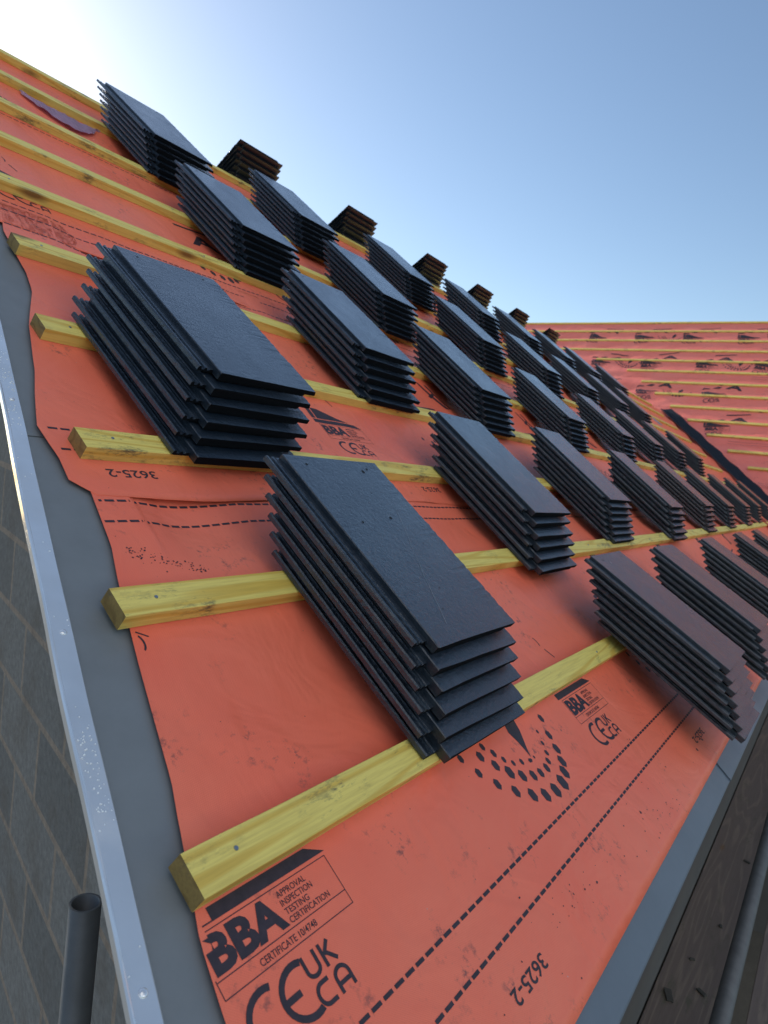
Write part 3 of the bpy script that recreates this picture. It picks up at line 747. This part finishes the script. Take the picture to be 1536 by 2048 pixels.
for k, (s0, s1_) in enumerate(WS):
    for j in range(7):
        cx = -4.6 + j * .97 + .31 * (k % 3)
        s = s0 + .62
        if cx < -vy(s) + .35 and vy(s) < 7: continue
        cx += random.gauss(0, .08)
        wing_print(cert(0, 0), 'certificate_mark', cx, s, R_(random.gauss(0, 6)), 1.9, k)
        if (j + k) % 2: wing_print(hexes(0, 0), 'hexagon_pattern', cx + .48, s - .05, R_(random.gauss(0, 8)), 1.5, k)
        wing_print(big2(), 'large_letters', cx + .1, s - .30, R_(random.gauss(12, 8)), 2.0, k)
    for dd in (.14, .19):
        if k < 5: wing_print(dashes(0, -1.8, 1.8), 'dashed_line', .3, s0 + .9 + dd - .12, 0, 1, k)
# valley liner: two bent strips following the valley
bm = bmesh.new(); V = []
MRi = MR.inverted()
NY = 90
for i in range(NY + 1):
    Z = -.05 + 1.98 * i / NY
    c0 = Vector((XR - (ZR - Z) / math.tan(PW), Z / math.tan(P36), Z + GZ))
    wob = .012 * math.sin(i * .55) + .014 * noise.noise(Vector((i * .3, 2, 2)))
    lift = .012 + .010 * noise.noise(Vector((i * .22, 7, 2)))
    n_m = Vector((0, -SP, CP)); n_w = Vector((-SW, 0, CW))
    d_m = Vector((-1, 0, 0)); d_w = Vector((0, -1, 0))
    V.append([bm.verts.new(c0 + d_m * (.12 + wob * .6) + n_m * (-.012 + lift * .5)), bm.verts.new(c0 + d_m * .06 + n_m * .004), bm.verts.new(c0 + d_m * .02 + n_m * -.002), bm.verts.new(c0 + d_w * .02 + n_w * -.002),
              bm.verts.new(c0 + d_w * .07 + n_w * .004), bm.verts.new(c0 + d_w * (.16 + wob) + n_w * (.012 + lift * 1.0))])
for A_, B_ in zip(V, V[1:]):
    for j in range(5): bm.faces.new((A_[j], A_[j + 1], B_[j + 1], B_[j]))
r = bmesh.ops.solidify(bm, geom=bm.faces[:], thickness=.003)
o = mk('valley_liner', bm, simple('liner_plastic', (.035, .045, .06), .4, 0, 10, .4, .3, .006)); tag(o, 'dark valley trough liner running down where the two orange slopes meet', 'valley liner')
# torn flap of membrane near the top of the valley (pale scrap)
bm = bmesh.new(); V = []
for i in range(9):
    row = []
    for j in range(6):
        x = i * .03; y = j * .028
        row.append(bm.verts.new((x + .008 * noise.noise(Vector((i, j, 1))), y + .01 * noise.noise(Vector((i, j, 5))), .012 + .02 * abs(noise.noise(Vector((i * .6, j * .7, 3)))))))
    V.append(row)
for i in range(8):
    for j in range(5): bm.faces.new((V[i][j], V[i + 1][j], V[i + 1][j + 1], V[i][j + 1]))
bmesh.ops.solidify(bm, geom=bm.faces[:], thickness=.001)
o = mk('torn_membrane_scrap', bm, simple('pale_scrap', (.45, .50, .58), .5, 0, 30, .2, 0), None, MR @ Matrix.Translation((8.95, 2.32, 0)))
tag(o, 'pale crumpled scrap of torn membrane beside the valley, behind the tile stacks', 'scrap')
# loose lilac-grey scrap tucked under a batten near the ridge, left
bm = bmesh.new(); V = []
for i in range(25):
    row = []
    for j in range(7):
        u = i / 24; w_ = j / 6; wd = .12 * math.sin(math.pi * min(1, u * 1.05 + .02)) ** .7 + .004
        row.append(bm.verts.new((-.0 + .30 * u, -w_ * wd - .02 * u, .002 + .010 * abs(noise.noise(Vector((i * .35, j * .5, 3)))) + .006 * math.sin(math.pi * w_))))
    V.append(row)
for i in range(24):
    for j in range(6): bm.faces.new((V[i][j], V[i + 1][j], V[i + 1][j + 1], V[i][j + 1]))
bmesh.ops.solidify(bm, geom=bm.faces[:], thickness=.0008)
o = mk('membrane_offcut', bm, simple('lilac_underside', (.55, .38, .52), .5, 0, 12, .35, .2, .004), None, MR @ Matrix.Translation((1.33, 2.885, -.024)))
tag(o, 'crumpled grey-lilac offcut tucked under a batten near the ridge at upper left', 'offcut')

# ------------------------------------------------------------------ scaffold
P0 = Vector((.6667, .6653, -.1432))
root = empty('scaffold_pole', MH @ Matrix.Translation((P0.x, P0.y, -5)))
tag(root, 'open-topped upright steel scaffold pole standing in front of the block gable wall', 'scaffold pole')
bm = bmesh.new(); tube(bm, (0, 0, 0), (0, 0, 5 + P0.z), .0235, .0200, 40); mk('tube', bm, M_GALV, root, None, True)
for p_ in root.children[0].data.polygons: p_.use_smooth = abs(p_.normal.z) < .5
# coupler at the lower left on a horizontal tube
root = empty('scaffold_coupler', MH @ Matrix.Translation((.50, .80, -.60)))
tag(root, 'dark scaffold coupler at the bottom left corner beside the gable wall', 'coupler')
bm = bmesh.new(); box(bm, -.03, .03, -.035, .035, -.03, .03, .01); mk('body', bm, M_GALV, root)
bm = bmesh.new(); tube(bm, (0, 0, .03), (.0, .0, .055), .008, None, 6); tube(bm, (0, 0, .03), (0, 0, .04), .013, None, 6); mk('bolt', bm, M_GALV, root)
bm = bmesh.new(); tube(bm, (0, 0, -.3), (0, 0, -.03), .024, .021, 24); mk('spigot', bm, M_GALV, root, None, True)
# boards of the working platform under the eaves
ZB = -1.0
for i, (y0, y1, lab) in enumerate(((.095 - .18, .095, 'dark wet scaffold board right below the eaves, nearest the wall'), (-.395, -.168, 'dark scaffold board in the bottom right corner, outside the steel tube'), (-.63, -.403, 'outermost dark scaffold board at the lower right edge'))):
    bm = bmesh.new(); box(bm, .9, 8.5, y0, y1, ZB - .038, ZB, .003)
    root = empty('scaffold_board', MH); tag(root, lab, 'scaffold board', 'scaffold boards below the eaves')
    mk('board', bm, M_PLANK, root)
    bm = bmesh.new(); box(bm, .88, .90, y0 - .002, y1 + .002, ZB - .040, ZB + .002); mk('end_band', bm, M_GALV, root)
bm = bmesh.new(); tube(bm, (1.2, -.118, -.80), (9, -.112, -.80), .0242, .021, 28)
o = mk('scaffold_tube', bm, M_GALV, None, MH, True); tag(o, 'long horizontal steel scaffold tube running beside the eaves at lower right', 'scaffold tube')
bm = bmesh.new(); tube(bm, (2.42, -.6, -1.065), (2.42, .09, -1.065), .0242, .021, 28)
o = mk('scaffold_tube', bm, M_GALV, None, MH, True); tag(o, 'short cross tube carrying the dark scaffold boards at lower right', 'scaffold tube')
bm = bmesh.new(); tube(bm, (4.1, -.6, -1.065), (4.1, .09, -1.065), .0242, .021, 28)
o = mk('scaffold_tube', bm, M_GALV, None, MH, True); tag(o, 'farther cross tube under the scaffold boards at the right edge', 'scaffold tube')
chips = [(2.38, .047, .055, .020, 20, 'larger flat wood chip on the scaffold board'), (2.47, -.035, .035, .014, 60, 'small pale-ended wood chip near the edge of the scaffold board'), (2.62, .02, .018, .008, 110, 'tiny dark splinter in the middle of the scaffold board'),
         (2.9, -.03, .02, .01, 10, 'little dark chip farther along the scaffold board'), (3.5, -.05, .03, .012, 75, 'most distant dark chip on the scaffold board')]
for x, y, a, b_, r, lab in chips:
    bm = bmesh.new(); box(bm, -a / 2, a / 2, -b_ / 2, b_ / 2, 0, .006, .0012)
    for v in bm.verts: v.co += Vector((noise.noise(v.co * 90) * .003, noise.noise(v.co * 70) * .003, 0))
    o = mk('wood_chip', bm, M_CHIP, None, MH @ Matrix.Translation((x, y, ZB + .0005)) @ Matrix.Rotation(R_(r), 4, 'Z')); tag(o, lab, 'wood chip', 'chips on the scaffold board')
# red tool at the far right
bm = bmesh.new(); box(bm, -.16, .16, -.018, .018, 0, .03, .006); box(bm, .12, .2, -.04, .04, .0, .045, .008)
o = mk('tool_handle', bm, M_RED, None, MR @ Matrix.Translation((8.35, .60, -.02)) @ Matrix.Rotation(R_(-40), 4, 'Z')); tag(o, 'small red handled tool lying at the far end of the second batten', 'tool')
